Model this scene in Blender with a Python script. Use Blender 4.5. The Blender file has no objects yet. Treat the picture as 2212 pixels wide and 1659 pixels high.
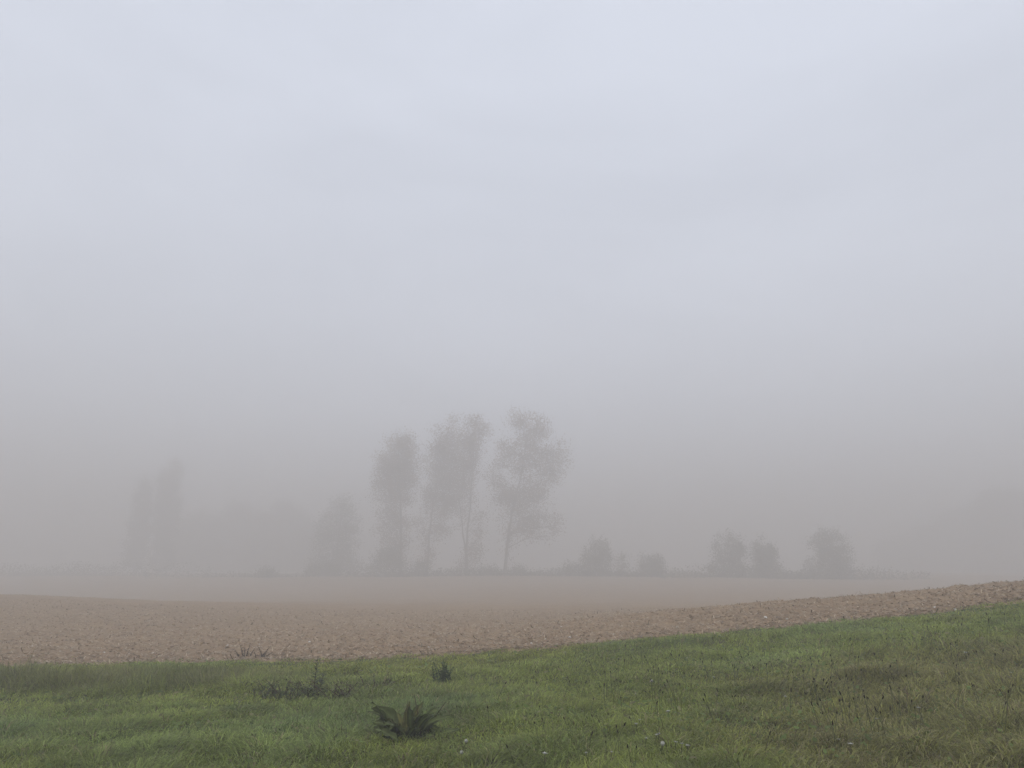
import bpy, math
import numpy as np
from math import radians as R, sin, cos, pi

rng = np.random.default_rng(11)
sc = bpy.context.scene
COL = sc.collection

# ------------------------------------------------------------------ camera geometry
PITCH = R(14.5)
FOCAL = 1597.0 / 2212.0 * 36.0
EYE = 1.6
SP, CP = sin(PITCH), cos(PITCH)
F = 1597.0


# ------------------------------------------------------------------ numpy noise
class Noise:
    def __init__(self, seed):
        self.t = np.random.default_rng(seed).random((256, 256)) * 2 - 1

    def __call__(self, x, y):
        xi = np.floor(x).astype(np.int64); yi = np.floor(y).astype(np.int64)
        fx = x - xi; fy = y - yi
        fx = fx * fx * fx * (fx * (fx * 6 - 15) + 10); fy = fy * fy * fy * (fy * (fy * 6 - 15) + 10)
        a = self.t[xi & 255, yi & 255]; b = self.t[(xi + 1) & 255, yi & 255]
        c = self.t[xi & 255, (yi + 1) & 255]; d = self.t[(xi + 1) & 255, (yi + 1) & 255]
        return (a * (1 - fx) + b * fx) * (1 - fy) + (c * (1 - fx) + d * fx) * fy

    def fbm(self, x, y, octv=4, gain=.5):
        s = 0; amp = 1; tot = 0
        ca, sa = cos(.6), sin(.6)
        for i in range(octv):
            s = s + amp * self(x + 17.3 * i, y - 9.1 * i)
            tot += amp; amp *= gain
            x, y = (x * ca - y * sa) * 2.03, (x * sa + y * ca) * 2.03
        return s / tot


N1, N2, N3, N4, N5 = (Noise(s) for s in (1, 2, 3, 4, 5))


def sstep(a, b, x):
    t = np.clip((x - a) / (b - a), 0, 1)
    return t * t * (3 - 2 * t)


# ------------------------------------------------------------------ terrain
COLS = [-600, 0, 600, 1106, 1500, 1800, 2212, 2800]
TAB = {
    0:   [-.30, -.24, -.12, .00, .10, .20, .34, .50],
    8:   [-.30, -.20, -.09, .02, .14, .26, .44, .70],
    16:  [-.24, -.16, -.07, .13, .42, .69, 1.15, 1.60],
    22:  [-.25, -.18, -.13, .08, .61, .90, 1.39, 1.80],
    30:  [-.15, -.10, -.20, -.14, .26, .46, .92, 1.30],
    48:  [.54, .42, -.20, -.30, -.28, -.26, .10, .40],
    90:  [-1.1, -1.05, -.75, -.20, -.10, -.20, -.25, -.2],
    155: [1.1, 1.15, 1.35, 1.60, 1.50, 1.25, 1.20, 1.3],
    230: [2.2, 2.2, 2.1, 2.0, 2.0, 2.1, 2.3, 2.6],
    420: [3.0, 3.0, 3.0, 2.8, 2.8, 3.0, 3.2, 3.4],
}


def tcoord(X, Y):
    Yc = np.clip(Y, -3, 440)
    a = np.clip(X / (Yc + 8), -1.15, 1.15) * 2.2
    v = np.log(Yc + 8) * 1.6
    return a, v


_px, _pv, _ph = [], [], []
for Yk, hs in TAB.items():
    for c, hh in zip(COLS, hs):
        Xk = (c - 1106) / F * max(Yk * CP, 2.0)
        a, v = tcoord(np.array(Xk), np.array(float(Yk)))
        _px.append(float(a)); _pv.append(float(v)); _ph.append(hh)
_px, _pv, _ph = map(np.array, (_px, _pv, _ph))


def _phi(d2):
    return .5 * d2 * np.log(d2 + 1e-12)


_n = len(_px)
_A = np.zeros((_n + 3, _n + 3))
_A[:_n, :_n] = _phi((_px[:, None] - _px) ** 2 + (_pv[:, None] - _pv) ** 2) + np.eye(_n) * 2e-4
_A[:_n, _n] = 1; _A[:_n, _n + 1] = _px; _A[:_n, _n + 2] = _pv
_A[_n:, :_n] = _A[:_n, _n:].T
_W = np.linalg.solve(_A, np.concatenate([_ph, [0, 0, 0]]))


def height(X, Y):
    X = np.asarray(X, float); Y = np.asarray(Y, float)
    sh = np.broadcast(X, Y).shape
    X = np.broadcast_to(X, sh).ravel(); Y = np.broadcast_to(Y, sh).ravel()
    out = np.empty(X.size)
    for i in range(0, X.size, 100000):
        a, v = tcoord(X[i:i + 100000], Y[i:i + 100000])
        d2 = (a[:, None] - _px) ** 2 + (v[:, None] - _pv) ** 2
        out[i:i + 100000] = _phi(d2) @ _W[:_n] + _W[_n] + _W[_n + 1] * a + _W[_n + 2] * v
    out = out + .05 * N1.fbm(X * .35, Y * .35, 2) * sstep(0, 6, Y) + .50 * N2.fbm(X * .026, Y * .026, 3) * sstep(60, 160, Y)
    return out.reshape(sh)


def h1(X, Y):
    return float(height(np.array([X]), np.array([Y]))[0])


def edge(X):
    """distance of the grass edge from the camera line, as a function of X"""
    return 15.45 + .30 * N3.fbm(X * .45, X * 0 + 3.1, 3) + .12 * N3(X * 2.3, X * 0 + 9.7)


def ground_at(xd, Y):
    Z = 0
    for _ in range(4):
        depth = Y * CP + (Z - EYE) * SP
        X = (xd - 1106) / F * depth
        Z = h1(X, Y)
    return X, Z


def on_ground(xd, yd):
    """ground point seen at a layout coordinate"""
    t = -(yd - 829.5) / F
    r = (t * CP + SP) / (CP - t * SP)
    Y = 12.0
    for _ in range(30):
        X, Z = ground_at(xd, Y)
        Yn = (Z - EYE) / r if r < -.005 else Y
        Y = .5 * Y + .5 * min(max(Yn, 4), 60)
    X, Z = ground_at(xd, Y)
    return X, Y, Z


def z_of(yd, Y):
    t = -(yd - 829.5) / F
    r = (t * CP + SP) / (CP - t * SP)
    return EYE + r * Y


# ------------------------------------------------------------------ object helpers
def link(o, parent=None):
    COL.objects.link(o)
    if parent is not None:
        o.parent = parent
    return o


def mesh_np(name, verts, polys, mat, parent=None, smooth=True, colors=None, matidx=None):
    """polys: list of (k, array[n,k])"""
    me = bpy.data.meshes.new(name)
    verts = np.asarray(verts, np.float32)
    me.vertices.add(len(verts)); me.vertices.foreach_set('co', verts.ravel())
    loops = np.concatenate([np.asarray(p, np.int32).ravel() for p in polys])
    tot = np.concatenate([np.full(len(p), np.asarray(p).shape[1], np.int32) for p in polys])
    start = np.concatenate([[0], np.cumsum(tot)[:-1]]).astype(np.int32)
    me.loops.add(len(loops)); me.loops.foreach_set('vertex_index', loops)
    me.polygons.add(len(tot)); me.polygons.foreach_set('loop_start', start)
    try:
        me.polygons.foreach_set('loop_total', tot)
    except Exception:
        pass
    me.polygons.foreach_set('use_smooth', np.full(len(tot), smooth))
    mats = mat if isinstance(mat, (list, tuple)) else [mat]
    for m in mats:
        me.materials.append(m)
    if matidx is not None:
        me.polygons.foreach_set('material_index', np.asarray(matidx, np.int32))
    me.update(calc_edges=True)
    if colors is not None:
        at = me.color_attributes.new('tint', 'FLOAT_COLOR', 'POINT')
        c = np.ones((len(verts), 4), np.float32); c[:, :3] = colors
        at.data.foreach_set('color', c.ravel())
    return link(bpy.data.objects.new(name, me), parent)


def tag(o, label=None, cat=None, group=None, kind=None):
    for k, v in (('label', label), ('category', cat), ('group', group), ('kind', kind)):
        if v:
            o[k] = v
    return o


def empty(name, loc, rz=0):
    o = bpy.data.objects.new(name, None)
    o.empty_display_size = .2
    o.location = loc; o.rotation_euler = (0, 0, rz)
    return link(o)


class MB:
    """collects tubes and free quads"""
    def __init__(s):
        s.v = []; s.q = []; s.t = []; s.n = 0; s.c = []

    def add(s, v, q=(), t=(), col=None):
        v = np.asarray(v, float)
        s.v.append(v)
        if len(q): s.q.append(np.asarray(q) + s.n)
        if len(t): s.t.append(np.asarray(t) + s.n)
        if col is not None: s.c.append(np.broadcast_to(col, (len(v), 3)))
        s.n += len(v)

    def tube(s, pts, rad, k=6, col=None):
        pts = np.asarray(pts, float); rad = np.asarray(rad, float)
        d = np.gradient(pts, axis=0); d /= np.linalg.norm(d, axis=1)[:, None] + 1e-9
        ref = np.array([.31, .95, .05]) if abs(d[0][2]) > .6 else np.array([0, 0, 1.])
        u = np.cross(d, ref); u /= np.linalg.norm(u, axis=1)[:, None] + 1e-9
        w = np.cross(d, u)
        an = np.arange(k) / k * 2 * pi
        ring = (pts[:, None] + rad[:, None, None] * (np.cos(an)[None, :, None] * u[:, None] + np.sin(an)[None, :, None] * w[:, None]))
        n = len(pts)
        i = np.arange(n - 1)[:, None] * k; j = np.arange(k)[None]; j2 = (j + 1) % k
        q = np.stack([i + j, i + j2, i + k + j2, i + k + j], -1).reshape(-1, 4)
        v = np.concatenate([ring.reshape(-1, 3), pts[-1:] + d[-1:] * rad[-1]])
        j = np.arange(k)
        t = np.stack([(n - 1) * k + j, (n - 1) * k + (j + 1) % k, np.full(k, n * k)], -1)
        s.add(v, q, t, col)

    def build(s, name, mat, parent=None, smooth=True):
        P = []
        if s.q: P.append(np.concatenate(s.q))
        if s.t: P.append(np.concatenate(s.t))
        return mesh_np(name, np.concatenate(s.v), P, mat, parent, smooth, np.concatenate(s.c) if s.c else None)


# ------------------------------------------------------------------ materials
def new_mat(name):
    m = bpy.data.materials.new(name); m.use_nodes = True
    nt = m.node_tree; nt.nodes.clear()
    return m, nt, nt.nodes, nt.links


def leaf_mat(name, base, var=.35, transl=.3, rough=.55, tint=False, scale=3.0, spec=.25):
    m, nt, N, L = new_mat(name)
    out = N.new('ShaderNodeOutputMaterial')
    pb = N.new('ShaderNodeBsdfPrincipled'); pb.inputs['Roughness'].default_value = rough
    pb.inputs['Specular IOR Level'].default_value = spec
    tr = N.new('ShaderNodeBsdfTranslucent')
    mx = N.new('ShaderNodeMixShader'); mx.inputs[0].default_value = transl
    geo = N.new('ShaderNodeNewGeometry')
    nz = N.new('ShaderNodeTexNoise'); nz.inputs['Scale'].default_value = scale; nz.inputs['Detail'].default_value = 4
    L.new(geo.outputs['Position'], nz.inputs['Vector'])
    mr = N.new('ShaderNodeMapRange'); mr.inputs[1].default_value = .3; mr.inputs[2].default_value = .7
    mr.inputs[3].default_value = 1 - var; mr.inputs[4].default_value = 1 + var
    L.new(nz.outputs['Fac'], mr.inputs[0])
    if tint:
        at = N.new('ShaderNodeAttribute'); at.attribute_name = 'tint'; csrc = at.outputs['Color']
    else:
        rgb = N.new('ShaderNodeRGB'); rgb.outputs[0].default_value = (*base, 1); csrc = rgb.outputs[0]
    vm = N.new('ShaderNodeVectorMath'); vm.operation = 'SCALE'
    L.new(csrc, vm.inputs[0]); L.new(mr.outputs[0], vm.inputs['Scale'])
    L.new(vm.outputs[0], pb.inputs['Base Color']); L.new(vm.outputs[0], tr.inputs['Color'])
    L.new(pb.outputs[0], mx.inputs[1]); L.new(tr.outputs[0], mx.inputs[2]); L.new(mx.outputs[0], out.inputs[0])
    return m


def noise_mat(name, c1, c2, scale, rough=.95, bump=0., detail=6, c3=None, big=.5, tint=False):
    m, nt, N, L = new_mat(name)
    out = N.new('ShaderNodeOutputMaterial')
    pb = N.new('ShaderNodeBsdfPrincipled'); pb.inputs['Roughness'].default_value = rough
    pb.inputs['Specular IOR Level'].default_value = .12
    geo = N.new('ShaderNodeNewGeometry')
    nz = N.new('ShaderNodeTexNoise'); nz.inputs['Scale'].default_value = scale; nz.inputs['Detail'].default_value = detail
    nz.inputs['Roughness'].default_value = .65
    L.new(geo.outputs['Position'], nz.inputs['Vector'])
    cr = N.new('ShaderNodeValToRGB')
    cr.color_ramp.elements[0].position = .33; cr.color_ramp.elements[0].color = (*c1, 1)
    cr.color_ramp.elements[1].position = .68; cr.color_ramp.elements[1].color = (*c2, 1)
    L.new(nz.outputs['Fac'], cr.inputs[0])
    col = cr.outputs[0]
    if c3 is not None:
        nb = N.new('ShaderNodeTexNoise'); nb.inputs['Scale'].default_value = big; nb.inputs['Detail'].default_value = 3
        L.new(geo.outputs['Position'], nb.inputs['Vector'])
        mr = N.new('ShaderNodeMapRange'); mr.inputs[1].default_value = .45; mr.inputs[2].default_value = .68
        L.new(nb.outputs['Fac'], mr.inputs[0])
        mx = N.new('ShaderNodeMix'); mx.data_type = 'RGBA'
        L.new(mr.outputs[0], mx.inputs[0]); L.new(col, mx.inputs[6]); mx.inputs[7].default_value = (*c3, 1)
        col = mx.outputs[2]
    if tint:
        at = N.new('ShaderNodeAttribute'); at.attribute_name = 'tint'
        vm = N.new('ShaderNodeVectorMath'); vm.operation = 'MULTIPLY'
        L.new(at.outputs['Color'], vm.inputs[0]); L.new(col, vm.inputs[1]); col = vm.outputs[0]
    L.new(col, pb.inputs['Base Color'])
    if bump:
        bp = N.new('ShaderNodeBump'); bp.inputs['Strength'].default_value = bump; bp.inputs['Distance'].default_value = .05
        L.new(nz.outputs['Fac'], bp.inputs['Height']); L.new(bp.outputs[0], pb.inputs['Normal'])
    L.new(pb.outputs[0], out.inputs[0])
    return m


M_SOIL = noise_mat('soil', (.200, .134, .083), (.370, .271, .174), 9.0, bump=.6, c3=(.262, .184, .118), big=.22)
M_CLOD = noise_mat('clod_soil', (.7, .7, .7), (1.1, 1.1, 1.1), 22.0, bump=.3, tint=True)
M_MEADOW = noise_mat('meadow_earth', (.035, .040, .014), (.085, .100, .030), 7.0, c3=(.08, .07, .035), big=.9)
M_GRASS = leaf_mat('grass_blades', (0, 0, 0), var=.12, transl=.45, rough=.5, spec=.2, tint=True, scale=1.3)
M_STRAW = leaf_mat('straw', (0, 0, 0), var=.1, transl=.1, rough=.7, tint=True, scale=6)
M_BARK = noise_mat('bark', (.15, .135, .11), (.29, .26, .215), 3.0, bump=.4)
M_POPLAR = leaf_mat('poplar_leaves', (.265, .205, .145), transl=.42, spec=.0, scale=.7)
M_SHRUB = leaf_mat('shrub_leaves', (.19, .185, .13), transl=.42, spec=.0, scale=.9)
M_WOOD = leaf_mat('woodland_leaves', (.12, .118, .085), transl=.42, spec=.0, scale=.4)
M_DOCK = leaf_mat('dock_leaf', (.046, .058, .022), var=.35, transl=.3, rough=.55, scale=16, spec=.1, tint=True)
M_DOCKSTALK = noise_mat('dock_stalk', (.045, .03, .018), (.10, .06, .035), 30)
M_WEED = leaf_mat('weed_leaf', (.068, .088, .030), var=.3, transl=.2, scale=12)
M_DRY = leaf_mat('dry_stem', (.100, .090, .045), var=.35, transl=.1, scale=8)
M_SEED = noise_mat('plantain_seed', (.012, .009, .006), (.035, .024, .014), 120)
M_STALK = leaf_mat('plantain_stalk', (.075, .085, .035), var=.2, transl=.15)
M_WHITE = noise_mat('seed_fluff', (.26, .26, .22), (.52, .52, .46), 160)
M_STONE = noise_mat('pale_stone', (.50, .46, .42), (.75, .72, .68), 40, bump=.3)

# ------------------------------------------------------------------ ploughed field: one sheet to the horizon
us = np.concatenate([np.linspace(-3.2, -.80, 40)[:-1], np.linspace(-.80, .80, 1040), np.linspace(.80, 3.2, 40)[1:]])
ys = [-5.0]
while ys[-1] < 690:
    y = ys[-1]
    if y < 15.2: st = .35
    elif y < 27: st = .042
    elif y < 60: st = .042 * (y / 27) ** 1.9
    else: st = .042 * (60 / 27) ** 1.9 * (y / 60) ** 2.2
    ys.append(y + st)
ys = np.array(ys)
U, YY = np.meshgrid(us, ys)
XX = U * (YY + 4.0)
ZZ = height(XX, YY)
E = edge(XX.ravel()).reshape(XX.shape)
on = sstep(-.25, .35, YY - E)
near = 1 - sstep(30, 75, YY)
# broken clods, two sizes, and shallow drill lines that run along the field edge
c1 = np.abs(N2(XX * 7.5, YY * 7.5)) ** .8
c2 = np.abs(N3(XX * 13 + 4, YY * 13)) ** .9
c3 = N4.fbm(XX * 1.3, YY * 1.3, 3)
lines = np.sin((YY - .04 * XX + .12 * c3) * 2 * pi / .62)
ZZ = ZZ + on * near * (.040 * c1 * (.6 + .6 * c3) + .034 * c2 + .045 * c3 + .012 * lines)
ZZ = ZZ - .07 * (1 - on)
nr, nc = XX.shape
idx = np.arange(nr * nc).reshape(nr, nc)
quads = np.stack([idx[:-1, :-1], idx[:-1, 1:], idx[1:, 1:], idx[1:, :-1]], -1).reshape(-1, 4)
g = mesh_np('ground', np.stack([XX, YY, ZZ], -1).reshape(-1, 3), [quads], M_SOIL)
tag(g, 'bare brown ploughed field fading into the fog', 'field', kind='structure')

# meadow earth under the grass
mx_ = np.arange(-36, 36.01, .12); my_ = np.concatenate([np.arange(-5, 14.5, .12), np.arange(14.5, 17.2, .05)])
MX, MY = np.meshgrid(mx_, my_)
ME = edge(MX.ravel()).reshape(MX.shape)


def meadow_bump(X, Y):
    return .05 * N4.fbm(X * 1.1, Y * 1.1, 3) + .02 * N2(X * 3.1, Y * 3.1)


MZ = height(MX, MY) + .03 + meadow_bump(MX, MY) * (1 - sstep(-1.2, 0, MY - ME)) - .16 * sstep(-.15, .45, MY - ME + .25 * N2(MX * 2.7, MY * 2.7))
nr, nc = MX.shape
idx = np.arange(nr * nc).reshape(nr, nc)
quads = np.stack([idx[:-1, :-1], idx[:-1, 1:], idx[1:, 1:], idx[1:, :-1]], -1).reshape(-1, 4)
g = mesh_np('meadow', np.stack([MX, MY, MZ], -1).reshape(-1, 3), [quads], M_MEADOW)
tag(g, 'dark earth of the meadow under the grass', 'meadow', kind='structure')

# ------------------------------------------------------------------ clods and straw on the soil
ico_v = []
gr = (1 + 5 ** .5) / 2
for a in (-1, 1):
    for b in (-gr, gr):
        ico_v += [(0, a, b), (a, b, 0), (b, 0, a)]
ico_v = np.array(ico_v) / np.linalg.norm((1, gr))
ico_f = []
for i in range(12):
    for j in range(i + 1, 12):
        for k in range(j + 1, 12):
            d = [np.linalg.norm(ico_v[p] - ico_v[q]) for p, q in ((i, j), (j, k), (i, k))]
            if max(d) < 1.1:
                nrm = np.cross(ico_v[j] - ico_v[i], ico_v[k] - ico_v[i])
                ico_f.append((i, j, k) if nrm @ ico_v[i] > 0 else (i, k, j))
ico_f = np.array(ico_f)


def scatter_soil(n, y0, y1, power):
    Y = y0 + (y1 - y0) * rng.random(n) ** power
    X = (rng.random(n) * 2 - 1) * (Y * .80 + 2.5)
    k = Y > edge(X) - .05
    return X[k], Y[k]


def soil_z(X, Y):
    on_ = sstep(-.25, .35, Y - edge(X)); nr_ = 1 - sstep(30, 75, Y)
    k1 = np.abs(N2(X * 7.5, Y * 7.5)) ** .8; k2 = np.abs(N3(X * 13 + 4, Y * 13)) ** .9; k3 = N4.fbm(X * 1.3, Y * 1.3, 3)
    ln = np.sin((Y - .04 * X + .12 * k3) * 2 * pi / .62)
    return height(X, Y) + on_ * nr_ * (.040 * k1 * (.6 + .6 * k3) + .034 * k2 + .045 * k3 + .012 * ln) - .07 * (1 - on_)


X, Y = scatter_soil(44000, 15.6, 42, 1.7)
n = len(X)
sz = (.009 + .027 * rng.random(n) ** 3)
V = ico_v[None] * (1 + .38 * (rng.random((n, 12, 1)) - .5))
V = V * sz[:, None, None] * (np.array([1.25, 1.25, .8]) * (1 + .5 * (rng.random((n, 1, 3)) - .5)))
th = rng.random(n) * 2 * pi
x_ = V[..., 0] * np.cos(th)[:, None] - V[..., 1] * np.sin(th)[:, None]
y_ = V[..., 0] * np.sin(th)[:, None] + V[..., 1] * np.cos(th)[:, None]
V = np.stack([x_ + X[:, None], y_ + Y[:, None], V[..., 2] + (soil_z(X, Y) + sz * .25)[:, None]], -1).reshape(-1, 3)
Fc = (ico_f[None] + (np.arange(n) * 12)[:, None, None]).reshape(-1, 3)
br = .75 + .55 * rng.random(n)
colr = np.array([.320, .228, .150])[None] * br[:, None]
colr[rng.random(n) < .12] *= .8
g = mesh_np('soil_clods', V, [Fc], M_CLOD, smooth=False, colors=np.repeat(colr, 12, 0))
tag(g, 'loose brown clods lying on the ploughed field', 'soil clods', kind='stuff')

X, Y = scatter_soil(36000, 15.6, 40, 1.8)
n = len(X)
L_ = .05 + .10 * rng.random(n); wd = .0045 + .005 * rng.random(n) + .0002 * Y
th = rng.random(n) * 2 * pi; el = (rng.random(n) - .25) * .8
el *= .55; el[rng.random(n) < .015] = .9
dx = np.stack([np.cos(th) * np.cos(el), np.sin(th) * np.cos(el), np.sin(el)], -1)
sd = np.stack([-np.sin(th), np.cos(th), np.zeros(n)], -1)
P0 = np.stack([X, Y, soil_z(X, Y) + .02], -1)
V = np.stack([P0 - sd * wd[:, None], P0 + sd * wd[:, None], P0 + dx * L_[:, None] + sd * wd[:, None] + [0, 0, .004], P0 + dx * L_[:, None] - sd * wd[:, None] + [0, 0, .004]], 1).reshape(-1, 3)
q = np.arange(4 * n).reshape(n, 4)
base = np.where(rng.random((n, 1)) < .3, np.array([[.16, .12, .08]]), np.array([[.37, .29, .205]]))
g = mesh_np('stubble', V, [q], M_STRAW, smooth=False, colors=np.repeat(base * (.7 + .6 * rng.random((n, 1))), 4, 0))
tag(g, 'short pale straw and stubble scattered over the soil', 'stubble', kind='stuff')

# ------------------------------------------------------------------ grass
ntus = 260
ty = 5.2 + 10.5 * rng.random(ntus) ** 1.2
tx = (rng.random(ntus) * 2 - 1) * (ty * .76 + 1.2)
tr = .16 + .30 * rng.random(ntus)
# a few tussocks the eye picks out near the front
for (xd, yd, r_) in ((150, 1600, .45), (260, 1590, .35), (520, 1545, .35), (720, 1600, .40), (700, 1635, .45), (880, 1650, .35),
                     (330, 1640, .35), (60, 1640, .5), (470, 1630, .3), (1010, 1545, .3), (1250, 1640, .3), (2150, 1570, .35), (2000, 1640, .3)):
    a, b, _ = on_ground(xd, yd)
    tx = np.append(tx, a); ty = np.append(ty, b); tr = np.append(tr, r_)
tleg = .8 + .8 * rng.random(len(tx))
tdark = .80 + .30 * rng.random(len(tx))


DOCK = on_ground(870, 1606)


def grass_patch(n, y0, y1, pw, nodes, wmul, seed, accent=False):
    r = np.random.default_rng(seed)
    # Y with density falling with distance
    m = int(n * 1.25)
    yq = y0 * (y1 / y0) ** (r.random(m) ** pw)
    X = (r.random(m) * 2 - 1) * (yq * .76 + 3.4)
    e = edge(X)
    ragged = .40 * N2(X * 1.9, yq * 1.9) + .26 * r.standard_normal(m) - .1
    bare = N5.fbm(X * .8, yq * .8, 3)
    ragged = ragged + (r.random(m) < .05) * 1.6 * r.random(m) * (N4(X * 2.6, yq * 2.6) > .15)
    keep = (yq < e + ragged * .9 + .05) & (r.random(m) < 1 - .55 * sstep(.15, .5, bare))
    X, Y = X[keep][:n], yq[keep][:n]
    m = len(X)
    # nearest tussock
    best = np.full(m, 9e9); bi = np.zeros(m, int)
    for k in range(len(tx)):
        d = np.hypot(X - tx[k], Y - ty[k]) / tr[k]
        s = d < best
        best[s] = d[s]; bi[s] = k
    inside = np.clip(1.25 - best, 0, 1)
    az_out = np.arctan2(Y - ty[bi], X - tx[bi])
    field = 2.2 * N3.fbm(X * .5, Y * .5, 2) * pi + .6
    rnd = r.standard_normal(m)
    ax = np.cos(field) * .55 + np.cos(az_out) * 1.3 * inside + .75 * np.cos(rnd * 2.2)
    ay = np.sin(field) * .55 + np.sin(az_out) * 1.3 * inside + .75 * np.sin(rnd * 2.2)
    az = np.arctan2(ay, ax) + .25 * r.standard_normal(m)
    patch = N4.fbm(X * .55 + 7, Y * .55, 3)
    Lg = (.085 + .07 * r.random(m)) * (1 + .5 * patch) * (1 + inside * tleg[bi] * .5)
    Lg = Lg * (1 - .2 * np.exp(-((X - DOCK[0]) / .5) ** 2 - ((Y - DOCK[1] + .25) / .4) ** 2))
    # rough uncut strip on the left, in front of the soil
    u = X / Y
    rough_ = sstep(-.18, -.42, u) * sstep(11.2, 12.2, Y + .8 * N2(X * .7, Y * .7)) * (1 - sstep(12.9, 14.3, Y))
    Lg = Lg * (1 + 1.7 * rough_)
    fade = sstep(-.9, .1, Y - e[keep][:n])
    Lg = Lg * (1 - .62 * fade)
    th0 = np.abs(.38 + .28 * r.standard_normal(m)) + .12 * inside
    bend = (1.1 + 1.3 * r.random(m)) * (1 + .35 * inside) * (1 - .45 * rough_)
    longb = r.random(m) < .009
    Lg[longb] *= 1.35; bend[longb] *= .6; th0[longb] *= .7
    if accent:
        Lg = Lg * (.85 + .40 * r.random(m)); th0 = th0 + .15; bend = bend * 1.35
    w = (.0024 + .0026 * r.random(m)) * wmul * (.55 + .45 * Y / 8)
    # tint
    green = np.array([.255, .300, .066]); dark = np.array([.200, .248, .062]); yel = np.array([.275, .300, .060]); blue = np.array([.220, .285, .088])
    straw = np.array([.34, .29, .16]); brown = np.array([.13, .10, .052])
    p1 = N1.fbm(X * .42 + 3, Y * .42, 3)[:, None]; p2 = N5.fbm(X * .33, Y * .33 + 8, 3)[:, None]; p3 = N2.fbm(X * 1.4, Y * 1.4, 3)[:, None]
    c = green + (dark - green) * sstep(.0, .5, p1 + .5 * p3) + (yel - green) * sstep(.05, .5, p2) * .9 + (blue - green) * sstep(.1, .5, -p2) * .7
    c = c * np.where(inside > .2, tdark[bi], 1)[:, None]
    # browner sward to the right, where the plantain grows
    br = sstep(.05, .42, u + .22 * N4.fbm(X * .6, Y * .6, 3)) * (1 - sstep(9.6, 12.2, Y))
    br = np.clip(br + .6 * rough_ * sstep(-.2, .3, N5.fbm(X * .9, Y * .9, 2)), 0, 1)
    c = c + (np.array([.240, .212, .080]) - c) * (.62 * br)[:, None]
    z = r.random(m)
    c = np.where((z < .035 + .07 * br)[:, None], straw * (.6 + .5 * r.random((m, 1))), c)
    c = np.where(((z > .95 - .10 * br))[:, None], brown, c)
    c = c * (.66 + .92 * r.random((m, 1)) ** 1.3)
    if accent:
        c = c * 1.05 + np.array([.060, .062, .034])
    c = c + (np.array([.140, .152, .080]) * (.6 + .8 * r.random((m, 1))) - c) * (.45 * rough_)[:, None]
    # curve
    Z = height(X, Y) + .025 + meadow_bump(X, Y) * (1 - sstep(-1.2, 0, Y - edge(X))) + inside * .03 * tleg[bi]
    P = np.stack([X, Y, Z], -1)
    hd = np.stack([np.cos(az), np.sin(az), np.zeros(m)], -1)
    tw = az + (r.random(m) - .5) * 1.6
    sdv = np.stack([-np.sin(tw), np.cos(tw), np.zeros(m)], -1)
    segs = nodes - 1
    V = np.empty((m, 2 * segs + 1, 3), np.float32)
    C = np.empty((m, 2 * segs + 1, 3), np.float32)
    for k in range(nodes):
        s = k / segs
        ww = w * (1 - .75 * s ** 1.6) if k < segs else w * 0
        if k < segs:
            V[:, 2 * k] = P - sdv * ww[:, None]; V[:, 2 * k + 1] = P + sdv * ww[:, None]
            C[:, 2 * k] = c; C[:, 2 * k + 1] = c
        else:
            V[:, 2 * k] = P; C[:, 2 * k] = c
        th = np.minimum(th0 + bend * (s + .5 / segs) ** 1.3, 2.2)
        P = P + (hd * np.sin(th)[:, None] + np.array([0, 0, 1.]) * np.cos(th)[:, None]) * (Lg / segs)[:, None]
    nv = 2 * segs + 1
    b = (np.arange(m) * nv)[:, None]
    qs = np.concatenate([b + np.array([[2 * k, 2 * k + 1, 2 * k + 3, 2 * k + 2]]) for k in range(segs - 1)])
    ts = b + np.array([[2 * segs - 2, 2 * segs - 1, 2 * segs]])
    return V.reshape(-1, 3), qs, ts, C.reshape(-1, 3)


parts = [grass_patch(98000, 5.1, 13.5, .95, 6, 1.30, 23, True), grass_patch(205000, 4.9, 9.6, 1.0, 6, 1.0, 21), grass_patch(220000, 9.0, 17.0, 1.0, 4, 1.1, 22)]
off = 0; Vs, Qs, Ts, Cs = [], [], [], []
for v, q, t, c in parts:
    Vs.append(v); Qs.append(q + off); Ts.append(t + off); Cs.append(c); off += len(v)
g = mesh_np('grass', np.concatenate(Vs), [np.concatenate(Qs), np.concatenate(Ts)], M_GRASS, colors=np.concatenate(Cs))
tag(g, 'tousled green meadow grass growing in front of the ploughed field', 'grass', kind='stuff')
del parts, Vs, Qs, Ts, Cs


# low clover and plantain leaves through the turf
r = np.random.default_rng(91)
m = 26000
Y = 5.2 * (15.0 / 5.2) ** (r.random(m) ** .95)
X = (r.random(m) * 2 - 1) * (Y * .76 + 3.2)
k = (Y < edge(X) - .2) & (N2.fbm(X * .9 + 5, Y * .9, 3) + .35 * r.standard_normal(m) + .25 * sstep(.0, .4, X / Y) > .12)
X, Y = X[k], Y[k]; m = len(X)
sz = (.006 + .013 * r.random(m) ** 1.6) * (.6 + .4 * Y / 8); asp = 1 + 1.4 * r.random(m) ** 2
nrm = np.stack([.45 * r.standard_normal(m), .45 * r.standard_normal(m) - .25, np.ones(m)], -1); nrm /= np.linalg.norm(nrm, axis=1)[:, None]
th = r.random(m) * 2 * pi
a1 = np.stack([np.cos(th), np.sin(th), np.zeros(m)], -1); a1 -= nrm * (a1 * nrm).sum(1)[:, None]; a1 /= np.linalg.norm(a1, axis=1)[:, None]
b1 = np.cross(nrm, a1)
P0 = np.stack([X, Y, height(X, Y) + .04 + meadow_bump(X, Y) + .02 + .085 * r.random(m)], -1)
rim = []
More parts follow.
